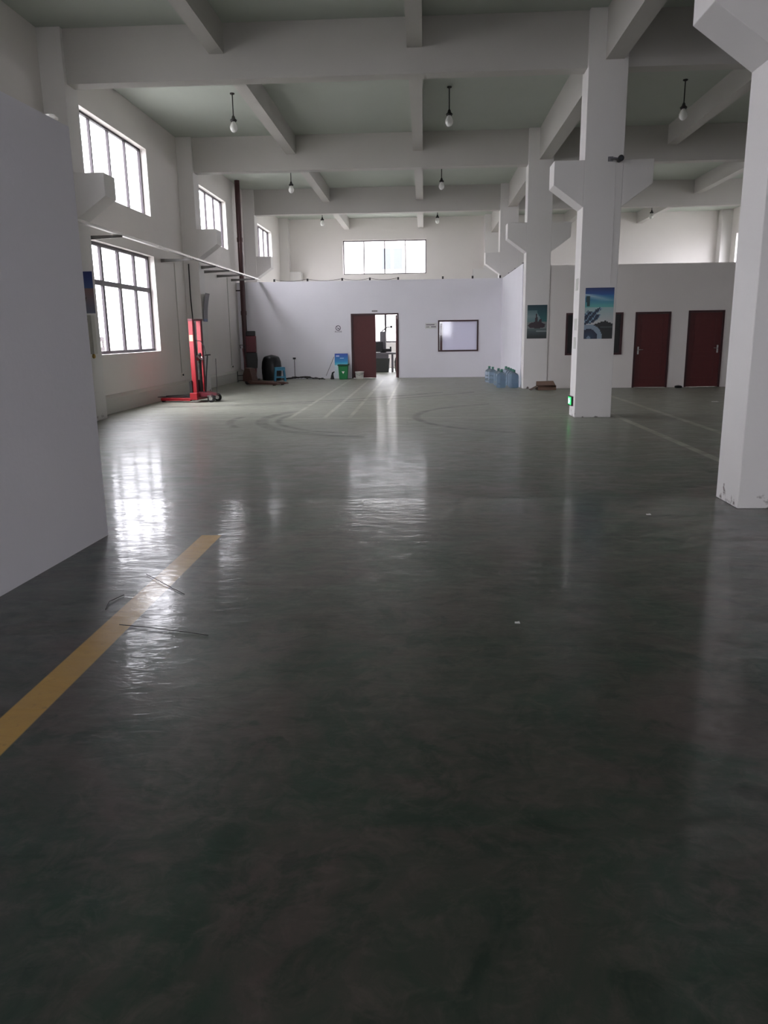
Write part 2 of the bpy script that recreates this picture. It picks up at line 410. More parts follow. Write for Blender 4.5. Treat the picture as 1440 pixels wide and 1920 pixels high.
# ------------------------------------------------------------------ pillars
def pillar(x0, x1, y, left, right, label, cat='pillar'):
    cx = (x0+x1)/2
    t = thing('pillar', label, cat, (cx, y+CD/2, 0), group='white hall pillars')
    d = CD if y < 36 else YF-y
    MB().box(x0-cx, x1-cx, -CD/2, -CD/2+d, 0, ZC).build('shaft', M_col, t, bevel=0.008)
    e = 0.5 if x0 > 0 else 0.53
    y0, y1 = -CD/2, -CD/2+d
    if left: MB().prism([(x0-cx, 3.54), (x0-cx, 4.28), (x0-cx-e, 4.28), (x0-cx-e, 3.9)], y0+0.002, y1-0.002).build('corbel', M_col, t, bevel=0.006)
    if right: MB().prism([(x1-cx, 3.54), (x1-cx+e, 3.9), (x1-cx+e, 4.28), (x1-cx, 4.28)], y0+0.002, y1-0.002).build('corbel', M_col, t, bevel=0.006)
    return t
lab_m = ['white square pillar behind the camera, in the middle row',
         'white square pillar at the right edge of the photo, nearest of all',
         'white square pillar with the blue poster, green exit light at its foot',
         'white square pillar beside the water bottles, teal poster on it',
         'white pillar rising behind the bright side partition, lower part hidden',
         'white pillar against the far wall, fifth and last of the middle row']
for y, l in zip(CY, lab_m): pillar(XC, XC+CW, y, True, True, l)
lab_l = ['white wall pillar on the left, behind the camera',
         'white wall pillar hidden behind the near-left partition',
         'white left-wall pillar with a blue poster, just past the near partition',
         'white left-wall pillar behind the red stacker, corbel across the second upper window',
         'white left-wall pillar beside the brown drainpipe, behind the far partition',
         'white pillar in the far left corner of the hall']
for y, l in zip(CY, lab_l): pillar(XW, -6.04, y, False, True, l)
lab_r = ['white wall pillar on the right, behind the camera', 'white right-wall pillar outside the frame, near', 'white right-wall pillar outside the frame, second',
         'white right-wall pillar at the dark partition', 'white right-wall pillar behind the dark partition', 'white pillar in the far right corner beside the sunlit window']
for y, l in zip(CY, lab_r): pillar(XRW-0.45, XRW, y, True, False, l)

# ------------------------------------------------------------------ plinth along left wall
for k, (a, b) in enumerate(((14.53, 21.45), (21.95, 27.5)), 1):
    struct(MB().prism([(XW, 0), (XW+0.12, 0), (XW+0.12, 0.30), (XW, 0.36)], a, b).build('baseboard_left_%d' % k, M_plinth))

# ------------------------------------------------------------------ partitions
DX0, DX1, DZ = -2.53, -0.88, 2.2
struct(holes('y', YP, YP+0.1, XW, XC-0.02, 0, ZP, [(DX0, DX1, 0, DZ), (0.48, 1.87, 0.88, 1.94)]).build('wall_partition_far', M_part))
struct(MB().box(XC-0.02, XC+0.08, CY[3]+CD, YP+0.1, 0, ZP).build('wall_partition_side', M_part))
struct(holes('y', YG, YG+0.1, XC+CW, XRW, 0, ZG, [(5.6, 6.53, 0, 1.98), (6.98, 7.92, 0, 2.0), (3.78, 5.28, 0.88, 1.98)]).build('wall_partition_right', M_wall))
def xnear(y): return -2.468+(y-5.7)*0.047
struct(MB().prism([(xnear(5.73), 5.73), (xnear(5.73)-0.12, 5.73), (xnear(-4)-0.12, -4), (xnear(-4), -4)], 0, 2.935, 'z').build('wall_near_left', M_part))
struct(MB().box(XW, xnear(5.7)-0.1, 5.6, 5.73, 0, 2.935).build('wall_near_left_end', M_part))

# doors
def door(n, x0, x1, z1, y, hx=None):
    e = sempty('door_%d' % n, ((x0+x1)/2, y, 0)); h = (x1-x0)/2; f = 0.05
    MB().box(-h, -h+f, -0.015, 0.115, 0, z1).box(h-f, h, -0.015, 0.115, 0, z1).box(-h+f, h-f, -0.015, 0.115, z1-f, z1).build('door_frame', M_maroon2, e)
    return e, h, f
def leaf_mesh(w_, H, t=0.04):
    mb = MB().box(0, w_, 0, t, 0.01, H)
    for (a, b) in ((0.12, 0.42), (0.47, 0.93)):
        x0, x1 = w_*0.16, w_*0.84; z0, z1 = H*a, H*b; r = 0.015
        mb.box(x0, x1, -0.008, 0, z0, z0+r).box(x0, x1, -0.008, 0, z1-r, z1).box(x0, x0+r, -0.008, 0, z0+r, z1-r).box(x1-r, x1, -0.008, 0, z0+r, z1-r)
    return mb
def handle(parent, x, z, s):
    mb = MB().box(x-0.022, x+0.022, -0.012, 0, z-0.1, z+0.1)
    mb.tube([(x, -0.01, z+0.02), (x, -0.055, z+0.02), (x+s*0.02, -0.06, z+0.02), (x+s*0.12, -0.06, z+0.025)], 0.011, 8)
    return mb.build('door_handle', M_chrome, parent)
e, h, f = door(1, DX0, DX1, DZ, YP)
lf = leaf_mesh(0.80, DZ-f-0.001).build('door_leaf', M_maroon, e, (-h+f, 0.03, 0)); 
lf2 = leaf_mesh(0.74, DZ-f-0.01).build('door_leaf', M_maroon, e, (h-f-0.005, 0.1, 0)); lf2.rotation_euler = (0, 0, math.radians(93))
e, h, f = door(2, 5.6, 6.53, 1.98, YG); lf = leaf_mesh(2*h-2*f, 1.928).build('door_leaf', M_maroon, e, (-h+f, 0.02, 0)); handle(lf, 0.07, 0.98, 1)
e, h, f = door(3, 6.98, 7.92, 2.0, YG); lf = leaf_mesh(2*h-2*f, 1.948).build('door_leaf', M_maroon, e, (-h+f, 0.02, 0)); handle(lf, 2*h-2*f-0.07, 1.0, -1)

# inner windows
def inner_window(x0, x1, z0, z1, y, strip):
    wn[0] += 1; e = sempty('window_%d' % wn[0], ((x0+x1)/2, y, z0)); h = (x1-x0)/2; H = z1-z0; f = 0.05
    MB().box(-h, -h+f, -0.02, 0.12, 0, H).box(h-f, h, -0.02, 0.12, 0, H).box(-h+f, h-f, -0.02, 0.12, 0, f).box(-h+f, h-f, -0.02, 0.12, H-f, H).build('window_frame', M_maroon2, e)
    MB().box(-h+f, h-f, 0.05, 0.056, f, H-f).build('pane', M_glass, e)
    if strip:
        MB().box(-h+f+0.11, h-f, 0.085, 0.09, f, H-f).build('white_blind', M_blind, e)
        MB().box(-h+f+0.02, -h+f+0.1, 0.07, 0.11, f, H-f-0.06).build('sash', M_maroon, e)
    return e
inner_window(0.48, 1.87, 0.88, 1.94, YP, True)
e = inner_window(3.78, 5.28, 0.88, 1.98, YG, False)
MB().box(-0.7, 0.7, 0.07, 0.085, 0.05, 1.05).build('dark_backing', M_black, e)  # black sheet set behind the glass to darken the panes

# ------------------------------------------------------------------ outside
struct(MB().box(-90, 90, -70, 120, -0.32, -0.22).build('yard_ground', M_ground))
nb = thing('neighbouring_building', 'pale building with two grey windows seen through the far upper window', 'building', (-3, 70, -0.22))
MB().box(-16, 14, 0, 12, 0, 11.5).build('walls', M_outwall, nb)
for x in (-0.25, 0.75): MB().box(x-0.38, x+0.38, -0.03, 0, 7.2, 8.9).build('window', M_outwin, nb)
fe = thing('yard_fence', 'low pale fence with dark rails seen through the lower left window', 'fence', (-9.6, 21.6, -0.22))
MB().box(-0.02, 0.02, -1.6, 1.6, 0, 1.62).build('panel', M_outwall, fe)
for z in (1.34, 1.62): MB().box(-0.04, 0.06, -1.62, 1.62, z, z+0.11).build('rail', M_winframe, fe)
for y in (-1.6, 1.6): MB().box(-0.04, 0.04, y-0.04, y+0.04, 0, 1.75).build('post', M_winframe, fe)

# ------------------------------------------------------------------ ceiling lamps
def lamp(loc, label):
    t = thing('pendant_lamp', label, 'lamp', loc, group='bulbs hanging in the bays')   # loc = hanging point on the ceiling
    MB().lathe([(0.05, 0), (0.05, -0.02), (0.02, -0.035)]).build('ceiling_rose', M_darksteel, t)
    MB().tube([(0, 0, -0.03), (0, 0, -0.46)], 0.012, 8).build('rod', M_darksteel, t)
    sk = MB().lathe([(0.018, -0.44), (0.03, -0.46), (0.04, -0.5), (0.075, -0.53), (0.06, -0.56), (0.05, -0.56)]).build('socket', M_darksteel, t)
    MB().lathe([(0.03, -0.56), (0.06, -0.6), (0.085, -0.66), (0.08, -0.71), (0.055, -0.755), (0.02, -0.775)], seg=20).build('bulb', M_porcelain, sk)
    return t
l0 = lamp((-4.08, 17.9, ZC), 'bare bulb on a dark rod, largest of the hanging bulbs, near the left upper window')
for (x, y, l) in ((0.54, 17.9, 'bare bulb on a dark rod in the green-shaded middle bay'),
                  (5.41, 17.9, 'bare bulb on a dark rod in the dark right-hand bay'),
                  (-4.08, 25.3, 'smaller bare bulb hanging before the third cross beam, left side'),
                  (0.54, 25.3, 'smaller bare bulb hanging before the third cross beam, centre'),
                  (5.41, 25.3, 'bare bulb in the right bay hidden behind a pillar corbel'),
                  (-4.08, 32.8, 'tiny far bulb under the last ceiling bay, left of the far window'),
                  (0.54, 32.8, 'tiny far bulb under the last ceiling bay, right of the far window'),
                  (8.95, 32.8, 'tiny far bulb above the dark right partition')):
    dup(l0, (x, y, ZC), label=l)

# ------------------------------------------------------------------ cable trunking and brackets
t = thing('cable_trunking', 'long galvanised cable trunking running along the left wall', 'cable trunking', (-5.7, 20.3, 3.37))
MB().box(-0.04, 0.04, -7.3, 7.1, 0, 0.042).build('channel', M_galv, t)
for y in (-5.2, -3.1, -1.0, 1.1, 3.2, 5.3): MB().box(-0.045, 0.045, y-0.04, y+0.04, -0.004, 0.046).build('joint_cover', M_galv, t)
def bracket(y, x0, label):
    o = MB().prism([(x0, 3.37), (x0, 3.29), (-5.64, 3.33), (-5.64, 3.37)], y-0.02, y+0.02).build('wall_bracket', M_bracket)
    centre(o); return tag(o, label, 'bracket', 'brackets under the cable trunking')
for y, x0, l in ((15.0, XW, 'dark steel bracket under the trunking above the lower window, nearest one'),
              (19.6, XW, 'steel bracket under the trunking at the right corner of the lower window'),
              (21.7, -6.04, 'steel bracket on the left-wall pillar behind the red stacker'),
              (23.2, XW, 'steel bracket under the trunking, first beyond the second left pillar'),
              (24.9, XW, 'steel bracket under the trunking, second beyond the second left pillar'),
              (26.7, XW, 'steel bracket under the trunking beside the brown pipe')):
    bracket(y, x0, l)

# ------------------------------------------------------------------ brown drainpipe
t = thing('drainpipe', 'brown vertical drainpipe in the left corner before the far partition', 'pipe', (-6.22, 27.3, 0))
MB().tube([(0, 0, 0.0), (0, 0, 6.549)], 0.085, 18).build('pipe', M_brown, t)
for z in (2.2, 4.6): MB().lathe([(0.1, z), (0.1, z+0.14)], seg=18).build('coupling', M_brown, t)
MB().box(-0.228, 0, -0.02, 0.02, 3.0, 3.04).build('pipe_clip', M_darksteel, t)

# conduits with outlets on the left wall
def conduit(y, z0, z1, label, bend=0):
    t = thing('wall_conduit', label, 'conduit', (XW+0.0125, y, z0), group='thin conduits on the left wall')
    MB().tube([(0, 0, 0.08), (0, bend*0.5, (z1-z0)*0.5), (0, bend, z1-z0)], 0.011, 6).build('tube', M_plinth, t)
    MB().box(-0.012, 0.025, -0.05, 0.05, 0, 0.09).build('outlet_box', M_white, t)
    MB().box(0.025, 0.045, -0.03, 0.03, 0.02, 0.07).build('plug', M_black, t)
conduit(20.6, 0.47, 3.37, 'thin conduit with a dark plug between lower window and red stacker')
conduit(26.1, 0.46, 3.37, 'thin conduit with a dark plug behind the pallet truck')
t = thing('power_cable', 'dark cable hanging down the corner of the left pillar to the red stacker', 'cable', (-6.3, 21.38, 1.0))
MB().tube([(0, 0.02, 2.4), (0.0, 0, 1.6), (0.04, -0.04, 0.8), (0.1, -0.1, 0)], 0.016, 6).build('lead', M_cable, t)
o = MB().box(-0.02, 0.02, -0.06, 0.06, -0.05, 0.05).build('socket_outlet', M_black, None, (XW+0.021, 15.3, 0.5)); tag(o, 'small dark socket low on the wall under the lower left window', 'socket')

# ------------------------------------------------------------------ posters
def image_material():
    m = bpy.data.materials.new('printed_picture'); m.use_nodes = True; nt = m.node_tree; b = nt.nodes['Principled BSDF']
    a = nt.nodes.new('ShaderNodeVertexColor'); a.layer_name = 'print'; nt.links.new(a.outputs['Color'], b.inputs['Base Color']); b.inputs['Roughness'].default_value = 0.45
    return m
M_print = image_material()
def mix(a, b, t):
    t = max(0, min(1, t)); return tuple(a[i]*(1-t)+b[i]*t for i in range(3))
def inside(u, v, poly):
    c = False; n = len(poly)
    for i in range(n):
        x1, y1 = poly[i]; x2, y2 = poly[(i+1) % n]
        if (y1 > v) != (y2 > v) and u < (x2-x1)*(v-y1)/(y2-y1)+x1: c = not c
    return c
def pic_blue(u, v):      # u right, v down
    if v < 0.14: c = mix((28, 44, 96), (30, 84, 150), v/0.14)
    elif v < 0.38: c = mix((40, 104, 160), (92, 168, 160), (v-0.14)/0.24)
    else: c = mix((150, 178, 178), (186, 186, 186), (v-0.38)/0.3)
    if 0.12 < v < 0.26: c = mix(c, (190, 206, 210), 0.9*max(0, 1-abs(v-0.13-0.13*u)/0.07)*(1-u*0.7))
    if inside(u, v, [(0.05, 0.16), (0.15, 0.16), (0.17, 0.36), (0.07, 0.36), (0.04, 0.25)]): c = (24, 60, 64)
    if inside(u, v, [(0, 0.5), (0.1, 0.44), (0.25, 0.47), (0.55, 0.38), (0.6, 0.41), (0.4, 0.53), (0.58, 0.52), (0.5, 0.6), (0.3, 0.68), (0, 0.72)]): c = (26, 44, 66) if (int(u*22)+int(v*31)) % 4 else (120, 150, 170)
    if inside(u, v, [(0.4, 0.7), (0.62, 0.66), (0.75, 0.645), (1, 0.71), (1, 1), (0, 1), (0, 0.85)]): c = (28, 32, 34)
    if 0.76 < v < 0.79 and u > 0.55: c = (70, 78, 78)
    r = math.hypot((u-0.17)/1.0, (v-0.98)*1.75)
    if r < 0.47: c = (130, 148, 164)
    if r < 0.31: c = mix((30, 60, 84), (22, 34, 58), r/0.31)
    if r < 0.06: c = (110, 130, 150)
    return c
def pic_teal(u, v):
    c = mix((26, 56, 66), (40, 96, 98), v/0.45) if v < 0.5 else mix((112, 120, 122), (120, 128, 126), v)
    if v < 0.5 and u < 0.62-0.3*math.sin(v*9) * 0.4 and v > 0.16: c = mix(c, (132, 146, 150), 0.85*(1-abs(v-0.34)*2.4))
    if inside(u, v, [(0.4, 0.5), (0.43, 0.27), (0.5, 0.27), (0.54, 0.5), (0.66, 0.42), (0.75, 0.43), (0.74, 0.52), (0.92, 0.58), (0.9, 0.66), (0.6, 0.7), (0.15, 0.68), (0.02, 0.61), (0.14, 0.54)]): c = (52, 40, 48)
    if v > 0.7: c = mix((84, 100, 102), (30, 34, 36), (v-0.7)/0.3*0.9)
    if 0.76 < v < 0.81 and u > 0.45: c = (124, 134, 134)
    return c
def pic_beige(u, v):
    c = mix((40, 52, 120), (70, 96, 150), v/0.4) if v < 0.4 else mix((140, 110, 112), (120, 128, 150), (v-0.4)/0.6)
    if inside(u, v, [(0.4, 0.6), (0.7, 0.62), (0.6, 0.78), (0.42, 0.74)]): c = (66, 58, 46)
    return c
def picture(name, w_, h_, fn, parent=None, nu=30, nv=50, t=0.004, curl=None):
    """picture facing -y, lower-left corner at origin"""
    vs = []; fs = []
    for j in range(nv+1):
        for i in range(nu+1):
            u = i/nu; v = j/nv; d = curl(u, v) if curl else 0
            vs.append((u*w_, -d, v*h_))
    for j in range(nv):
        for i in range(nu):
            a = j*(nu+1)+i; fs.append((a, a+1, a+nu+2, a+nu+1))
    me = bpy.data.meshes.new(name); me.from_pydata(vs, [], fs)
    ca = me.color_attributes.new('print', 'BYTE_COLOR', 'CORNER')
    for p in me.polygons:
        j, i = divmod(p.index, nu); c = lin(fn((i+0.5)/nu, 1-(j+0.5)/nv))
        for li in p.loop_indices: ca.data[li].color = (*c, 1)
    me.materials.append(M_print); o = bpy.data.objects.new(name, me); COL.objects.link(o)
    if parent: o.parent = parent
    sm = o.modifiers.new('thickness', 'SOLIDIFY'); sm.thickness = t; sm.offset = 1 if False else -1
    return o
def poster(x, y, z, w_, h_, fn, label, rz=0, curl=None):
    o = picture('wall_poster', w_, h_, fn, curl=curl); o.location = (x, y, z); o.rotation_euler = (0, 0, rz)
    return tag(o, label, 'poster', 'posters on the pillars')
poster(2.785, CY[2]-0.008, 1.37, 0.49, 0.86, pic_blue, 'blue poster of dark wheel and sky on the pillar with the exit light')
poster(2.75, CY[3]-0.008, 1.33, 0.52, 0.87, pic_teal, 'dull teal poster on the pillar beside the water bottles')
poster(2.87, CY[1]-0.008, 1.40, 0.42, 0.8, pic_teal, 'dark-edged poster cut off by the right photo edge on nearest pillar')
poster(-6.34, CY[2]-0.012, 1.93, 0.48, 0.72, pic_beige, 'blue and pinkish poster peeking out past the near-left partition', curl=lambda u, v: 0.03*u*u)
poster(-6.03, 21.5, 1.9, 0.4, 0.75, lambda u, v: (88, 84, 90) if v < 0.9 else (60, 76, 120),  # dark grey print colour carries the shade on the sheet's back
       'poster seen edge-on peeling off the left pillar above the red stacker', rz=PI/2, curl=lambda u, v: 0.02+0.10*v*v)
# faded notices on the side of the exit-light pillar
for y, z, l in ((14.15, 2.2, 'faded paper notice on the side of the poster pillar, topmost'), (14.15, 1.52, 'faded paper notice on the side of the poster pillar, middle'),
             (14.15, 1.2, 'faded paper notice on the side of the poster pillar, lowest')):
    o = MB().box(-0.003, 0, 0, 0.22, 0, 0.2).build('paper_notice', M_paperg, None, (XC-0.001, y, z)); tag(o, l, 'notice', 'faded notices on the pillar side')

# exit sign
t = thing('exit_sign', 'glowing green exit sign low on the side of the poster pillar', 'sign', (XC-0.001, 14.36, 0.19))
MB().box(-0.035, 0, -0.19, 0.12, 0, 0.17).build('housing', M_black, t)
MB().box(-0.039, -0.035, -0.16, 0.09, 0.02, 0.15).build('lit_face', M_exit, t)
fg = MB().box(-0.041, -0.039, -0.05, -0.02, 0.06, 0.1).box(-0.041, -0.039, -0.05, -0.03, 0.03, 0.06).box(-0.041, -0.039, -0.1, -0.05, 0.08, 0.09).box(-0.041, -0.039, 0.02, 0.07, 0.03, 0.13)
fg.lathe([(0.012, -0.041), (0.012, -0.039)], (0, -0.04, 0.118), 12, 'x').build('running_figure', M_exitw, t)

# surveillance camera
t = thing('security_camera', 'small dark security camera on the corbel of the poster pillar', 'camera', (3.2, CY[2]-0.001, 4.27))
MB().box(-0.14, -0.06, -0.03, 0, -0.02, 0.05).tube([(-0.1, -0.02, 0.015), (-0.06, -0.09, 0.015), (-0.01, -0.1, 0.005)], 0.012, 8).build('mount', M_machlt, t)
cb = MB().lathe([(0.035, -0.02), (0.042, -0.05), (0.042, -0.15), (0.05, -0.18), (0.05, -0.2)], (0.03, 0, -0.01), 16, 'y').build('body', M_black, t)
MB().lathe([(0.032, -0.2), (0.028, -0.206)], (0.03, 0, -0.01), 16, 'y').build('lens', M_outwin, cb)
MB().tube([(-0.01, -0.006, -0.03), (0.0, -0.006, -0.6), (0.0, -0.006, -2.0)], 0.004, 6).build('cable', M_col, t)

# ------------------------------------------------------------------ red hand stacker
t = thing('hand_stacker', 'red manual forklift stacker parked by the left wall', 'stacker', (-5.31, 18.25, 0), math.atan2(0.208, -0.978))
for s in (-1, 1):
    y = s*0.19
    c = MB().box(-0.055, 0.055, y-0.045, y+0.045, 0.12, 1.88)
    c.build('mast_rail', M_red, t, bevel=0.006)
    MB().box(-0.062, -0.055, y-0.03, y+0.03, 0.2, 1.86).build('mast_channel', M_dkred, t)
MB().box(-0.06, 0.06, -0.25, 0.25, 1.86, 1.9).build('top_crossbar', M_dkred, t)
MB().box(-0.05, 0.03, -0.145, 0.145, 0.95, 1.03).build('middle_crossbar', M_red, t)
MB().box(-0.1, 0.08, -0.33, 0.33, 0.06, 0.22).build('base_frame', M_red, t, bevel=0.006)
MB().prism([(-0.44, 0.15), (-0.1, 0.12), (-0.1, 0.24), (-0.3, 0.2)], -0.2, 0.2).build('tail_frame', M_dkred, t)
MB().tube([(-0.06, 0, 0.2), (-0.06, 0, 0.98)], 0.035, 14).build('hydraulic_cylinder', M_darksteel, t)
MB().tube([(0.0, 0.05, 0.25), (0.0, 0.05, 1.82)], 0.01, 6).build('lift_chain', M_darksteel, t)
MB().lathe([(0.05, -0.018), (0.05, 0.018)], (-0.055, -0.02, 1.08), 16, 'x').build('pulley', M_darksteel, t)
MB().box(-0.045, 0.045, 0.235, 0.239, 1.40, 1.54).build('sticker', M_sticker, t)
MB().box(0.045, 0.09, -0.28, 0.28, 0.14, 0.22).box(0.045, 0.09, -0.28, 0.28, 0.44, 0.5).box(0.045, 0.08, -0.26, -0.2, 0.22, 0.44).box(0.045, 0.08, 0.2, 0.26, 0.22, 0.44).build('fork_carriage', M_darksteel, t)
for s in (-1, 1):
    f_ = MB().box(0.09, 0.125, s*0.19-0.055, s*0.19+0.055, 0.09, 0.48)
    f_.prism([(0.125, 0.09), (0.98, 0.105), (0.98, 0.118), (0.7, 0.135), (0.125, 0.14)], s*0.19-0.055, s*0.19+0.055).build('fork', M_darksteel, t)
    lg = MB().box(0.08, 0.85, s*0.29-0.04, s*0.29+0.04, 0.035, 0.10).build('base_leg', M_red, t, bevel=0.005)
    MB().lathe([(0.04, -0.03), (0.04, 0.03)], (0.8, s*0.29, 0.04), 16, 'y').build('roller', M_rubber, lg)
    cs = MB().box(-0.4, -0.3, s*0.17-0.04, s*0.17+0.04, 0.13, 0.16).box(-0.36, -0.34, s*0.17-0.035, s*0.17-0.028, 0.05, 0.14).box(-0.36, -0.34, s*0.17+0.028, s*0.17+0.035, 0.05, 0.14).build('caster_fork', M_chrome, t)
    cw = MB().lathe([(0.07, -0.028), (0.09, -0.02), (0.09, 0.02), (0.07, 0.028)], (-0.38, s*0.17, 0.09), 20, 'y').build('caster_wheel', M_rubber, t)
    MB().lathe([(0.045, -0.03), (0.045, 0.03)], (-0.38, s*0.17, 0.09), 14, 'y').build('hub_cap', M_chrome, cw)
MB().tube([(-0.16, 0.0, 0.2), (-0.2, 0, 0.6), (-0.26, 0, 1.08)], 0.018, 8).build('tiller', M_black, t)
MB().tube([(-0.26, -0.14, 1.08), (-0.26, 0.14, 1.08)], 0.016, 8).build('tiller_grip', M_black, t)
MB().tube([(-0.04, 0.17, 1.42), (-0.2, 0.17, 1.4), (-0.27, 0.17, 1.3), (-0.3, 0.16, 1.1)], 0.01, 6).build('handrail', M_darksteel, t)
MB().tube([(-0.45, 0, 0.14), (-0.46, 0, 0.5), (-0.47, 0, 1.0)], 0.007, 6).build('brake_rod', M_darksteel, t)
MB().tube([(-0.05, 0.1, 1.05), (-0.1, 0.05, 0.98), (-0.11, -0.05, 0.98), (-0.05, -0.1, 1.05)], 0.012, 6).build('hose', M_chrome, t)

# ------------------------------------------------------------------ corner group
# orange pallet truck
t = thing('pallet_truck', 'worn orange pallet truck on the floor before the tall dark red machine', 'pallet truck', (-5.5, 24.6, 0), math.radians(-30))
MB().prism([(-0.2, 0.1), (0.22, 0.1), (0.1, 0.5), (-0.1, 0.52), (-0.2, 0.3)], -0.13, 0.13).build('housing', M_rust, t, bevel=0.01)
for s in (-1, 1):
    MB().prism([(0.2, 0.03), (1.28, 0.03), (1.36, 0.05), (1.3, 0.085), (0.15, 0.11)], s*0.19-0.075, s*0.19+0.075).build('fork', M_rust, t)
    MB().lathe([(0.038, -0.04), (0.038, 0.04)], (1.15, s*0.19, 0.039), 14, 'y').build('roller', M_rubber, t)
MB().box(0.12, 0.24, -0.26, 0.26, 0.06, 0.13).build('fork_yoke', M_rust, t)
MB().tube([(-0.15, 0, 0.3), (-0.22, 0, 0.8), (-0.26, 0, 1.12)], 0.016, 8).build('tiller', M_dkred, t)
MB().tube([(-0.26, -0.09, 1.12), (-0.28, -0.1, 1.22), (-0.28, 0.1, 1.22), (-0.26, 0.09, 1.12)], 0.012, 8).build('tiller_loop', M_black, t)
for s in (-1, 1): MB().lathe([(0.09, -0.02), (0.09, 0.02)], (-0.08, s*0.06, 0.09), 18, 'y').build('steer_wheel', M_rubber, t)

# tall dark red machine
t = thing('upright_machine', 'tall dark red machine with a black head standing in the left corner', 'machine', (-5.86, 26.6, 0), math.radians(8))
MB().box(-0.17, 0.17, -0.16, 0.16, 0.95, 1.5).build('upper_housing', M_dkred, t, bevel=0.02)
MB().box(-0.15, 0.15, -0.14, 0.14, 1.5, 1.66).build('head', M_black, t, bevel=0.015)
MB().prism([(-0.16, 0.42), (0.17, 0.42), (0.19, 0.7), (0.17, 0.95), (-0.17, 0.95)], -0.15, 0.15).build('motor_cover', M_black, t, bevel=0.015)
MB().prism([(-0.14, 0.06), (0.12, 0.06), (0.15, 0.42), (-0.15, 0.42)], -0.12, 0.12).build('pedestal', M_dkred, t)
MB().box(-0.22, 0.24, -0.2, 0.2, 0, 0.06).build('base_plate', M_darksteel, t)

# black sack
def blob(name, m, parent, loc, rx, ry, h_, seed, seg=28, rings=18, amp=0.05, pw=0.5):
    rnd = random.Random(seed); ph = [rnd.uniform(0, 6.28) for _ in range(6)]
    vs = []; 
    for j in range(rings+1):
        v = j/rings; z = h_*v
        r = (1-max(0, (v-0.45)/0.55)**2.6)**pw * (0.92+0.08*math.sin(v*3.1)) if v < 1 else 0.02
        for k in range(seg):
            a = 2*PI*k/seg
            q = 1+amp*math.sin(3*a+ph[0]+2*v)+amp*0.6*math.sin(7*a+ph[1]-4*v)+amp*0.5*math.sin(5*v*6+ph[2]+2*a)
            vs.append((rx*r*q*math.cos(a), ry*r*q*math.sin(a), z))
    fs = [(i*seg+k, i*seg+(k+1) % seg, (i+1)*seg+(k+1) % seg, (i+1)*seg+k) for i in range(rings) for k in range(seg)]
    mb = MB(); mb.add(vs, fs, True); mb.add(vs[:seg], [tuple(range(seg))[::-1]]); mb.add(vs[-seg:], [tuple(range(seg))])
    o = mb.build(name, m, parent, loc); s_ = o.modifiers.new('sub', 'SUBSURF'); s_.levels = 1; s_.render_levels = 1
    return o
o = blob('black_sack', M_blackbag, None, (-5.24, 26.85, 0), 0.345, 0.3, 0.86, 5, amp=0.02, pw=0.22)
tag(o, 'big rounded black sack standing between the red machine and blue stool', 'sack')

# blue plastic stool
t = thing('plastic_stool', 'blue plastic stool in front of the black sack', 'stool', (-4.83, 26.1, 0), 0.3)
MB().box(-0.17, 0.17, -0.13, 0.13, 0.44, 0.47).build('seat', M_blue, t, bevel=0.012)
for sx in (-1, 1):
    for sy in (-1, 1):
        P0 = [(sx*0.16, sy*0.12), (sx*0.16-sx*0.05, sy*0.12), (sx*0.16-sx*0.05, sy*0.12-sy*0.015), (sx*0.16-sx*0.015, sy*0.12-sy*0.04), (sx*0.16, sy*0.12-sy*0.05)]
        vs = [(x, y, 0.44) for x, y in P0]+[(x+sx*0.035, y+sy*0.03, 0.0) for x, y in P0]; n = 5
        MB().add(vs, [tuple(range(n)), tuple(range(n, 2*n))[::-1]]+[(i, (i+1) % n, (i+1) % n+n, i+n) for i in range(n)]).build('leg', M_blue, t)
for sy in (-1, 1): MB().box(-0.15, 0.15, sy*0.125-0.006, sy*0.125+0.006, 0.36, 0.44).build('apron', M_blue, t)
for sx in (-1, 1): MB().box(sx*0.165-0.006, sx*0.165+0.006, -0.12, 0.12, 0.36, 0.44).build('apron', M_blue, t)
for sy in (-1, 1): MB().box(-0.165, 0.165, sy*0.14-0.006, sy*0.14+0.006, 0.12, 0.16).build('stretcher', M_blue, t)

# low steel step frame between plinth and pallet truck
t = thing('steel_bracket_frame', 'small dark steel frame on the floor left of the red machine', 'frame', (-6.05, 25.8, 0))
fr = MB().tube([(-0.14, 0, 0), (-0.14, 0, 0.36)], 0.012, 6).tube([(-0.14, 0, 0.22), (0.2, 0.3, 0.22)], 0.012, 6).tube([(-0.14, 0, 0.05), (0.2, 0.3, 0.05)], 0.012, 6).tube([(0.2, 0.3, 0), (0.2, 0.3, 0.36)], 0.012, 6)
fr.build('bars', M_darksteel, t)

# wall feed with socket and heap of cable at the partition foot
t = thing('wall_cable_drop', 'thin dark cable drop with a socket left of the far partition door', 'cable', (-4.55, YP-0.001, 0.02))
MB().tube([(0, -0.012, 0.0), (0, -0.012, 0.66)], 0.01, 6).build('tube', M_cable, t)
MB().box(-0.05, 0.05, -0.03, 0, 0.66, 0.72).build('socket', M_black, t)
def heap(name, x0, x1, y, z, n, seed, label, r=0.012, wob=0.09, hz=0.08):
    rnd = random.Random(seed); t = thing(name, label, 'cable', ((x0+x1)/2, y, 0)); hw = (x1-x0)/2
    for i in range(n):
        pts = []; a0 = rnd.uniform(0, 6)
        for k in range(15):
            u = k/14; pts.append((-hw+2*hw*u, rnd.uniform(-wob, wob)*0.7, r+hz*rnd.random()*math.sin(PI*u)))
        MB().tube(pts, r, 6).build('strand', M_cable, t)
    return t
heap('cable_heap', -5.0, -3.6, YP-0.18, 0, 7, 3, 'tangled dark cables heaped along the foot of the far partition', r=0.012, hz=0.09)
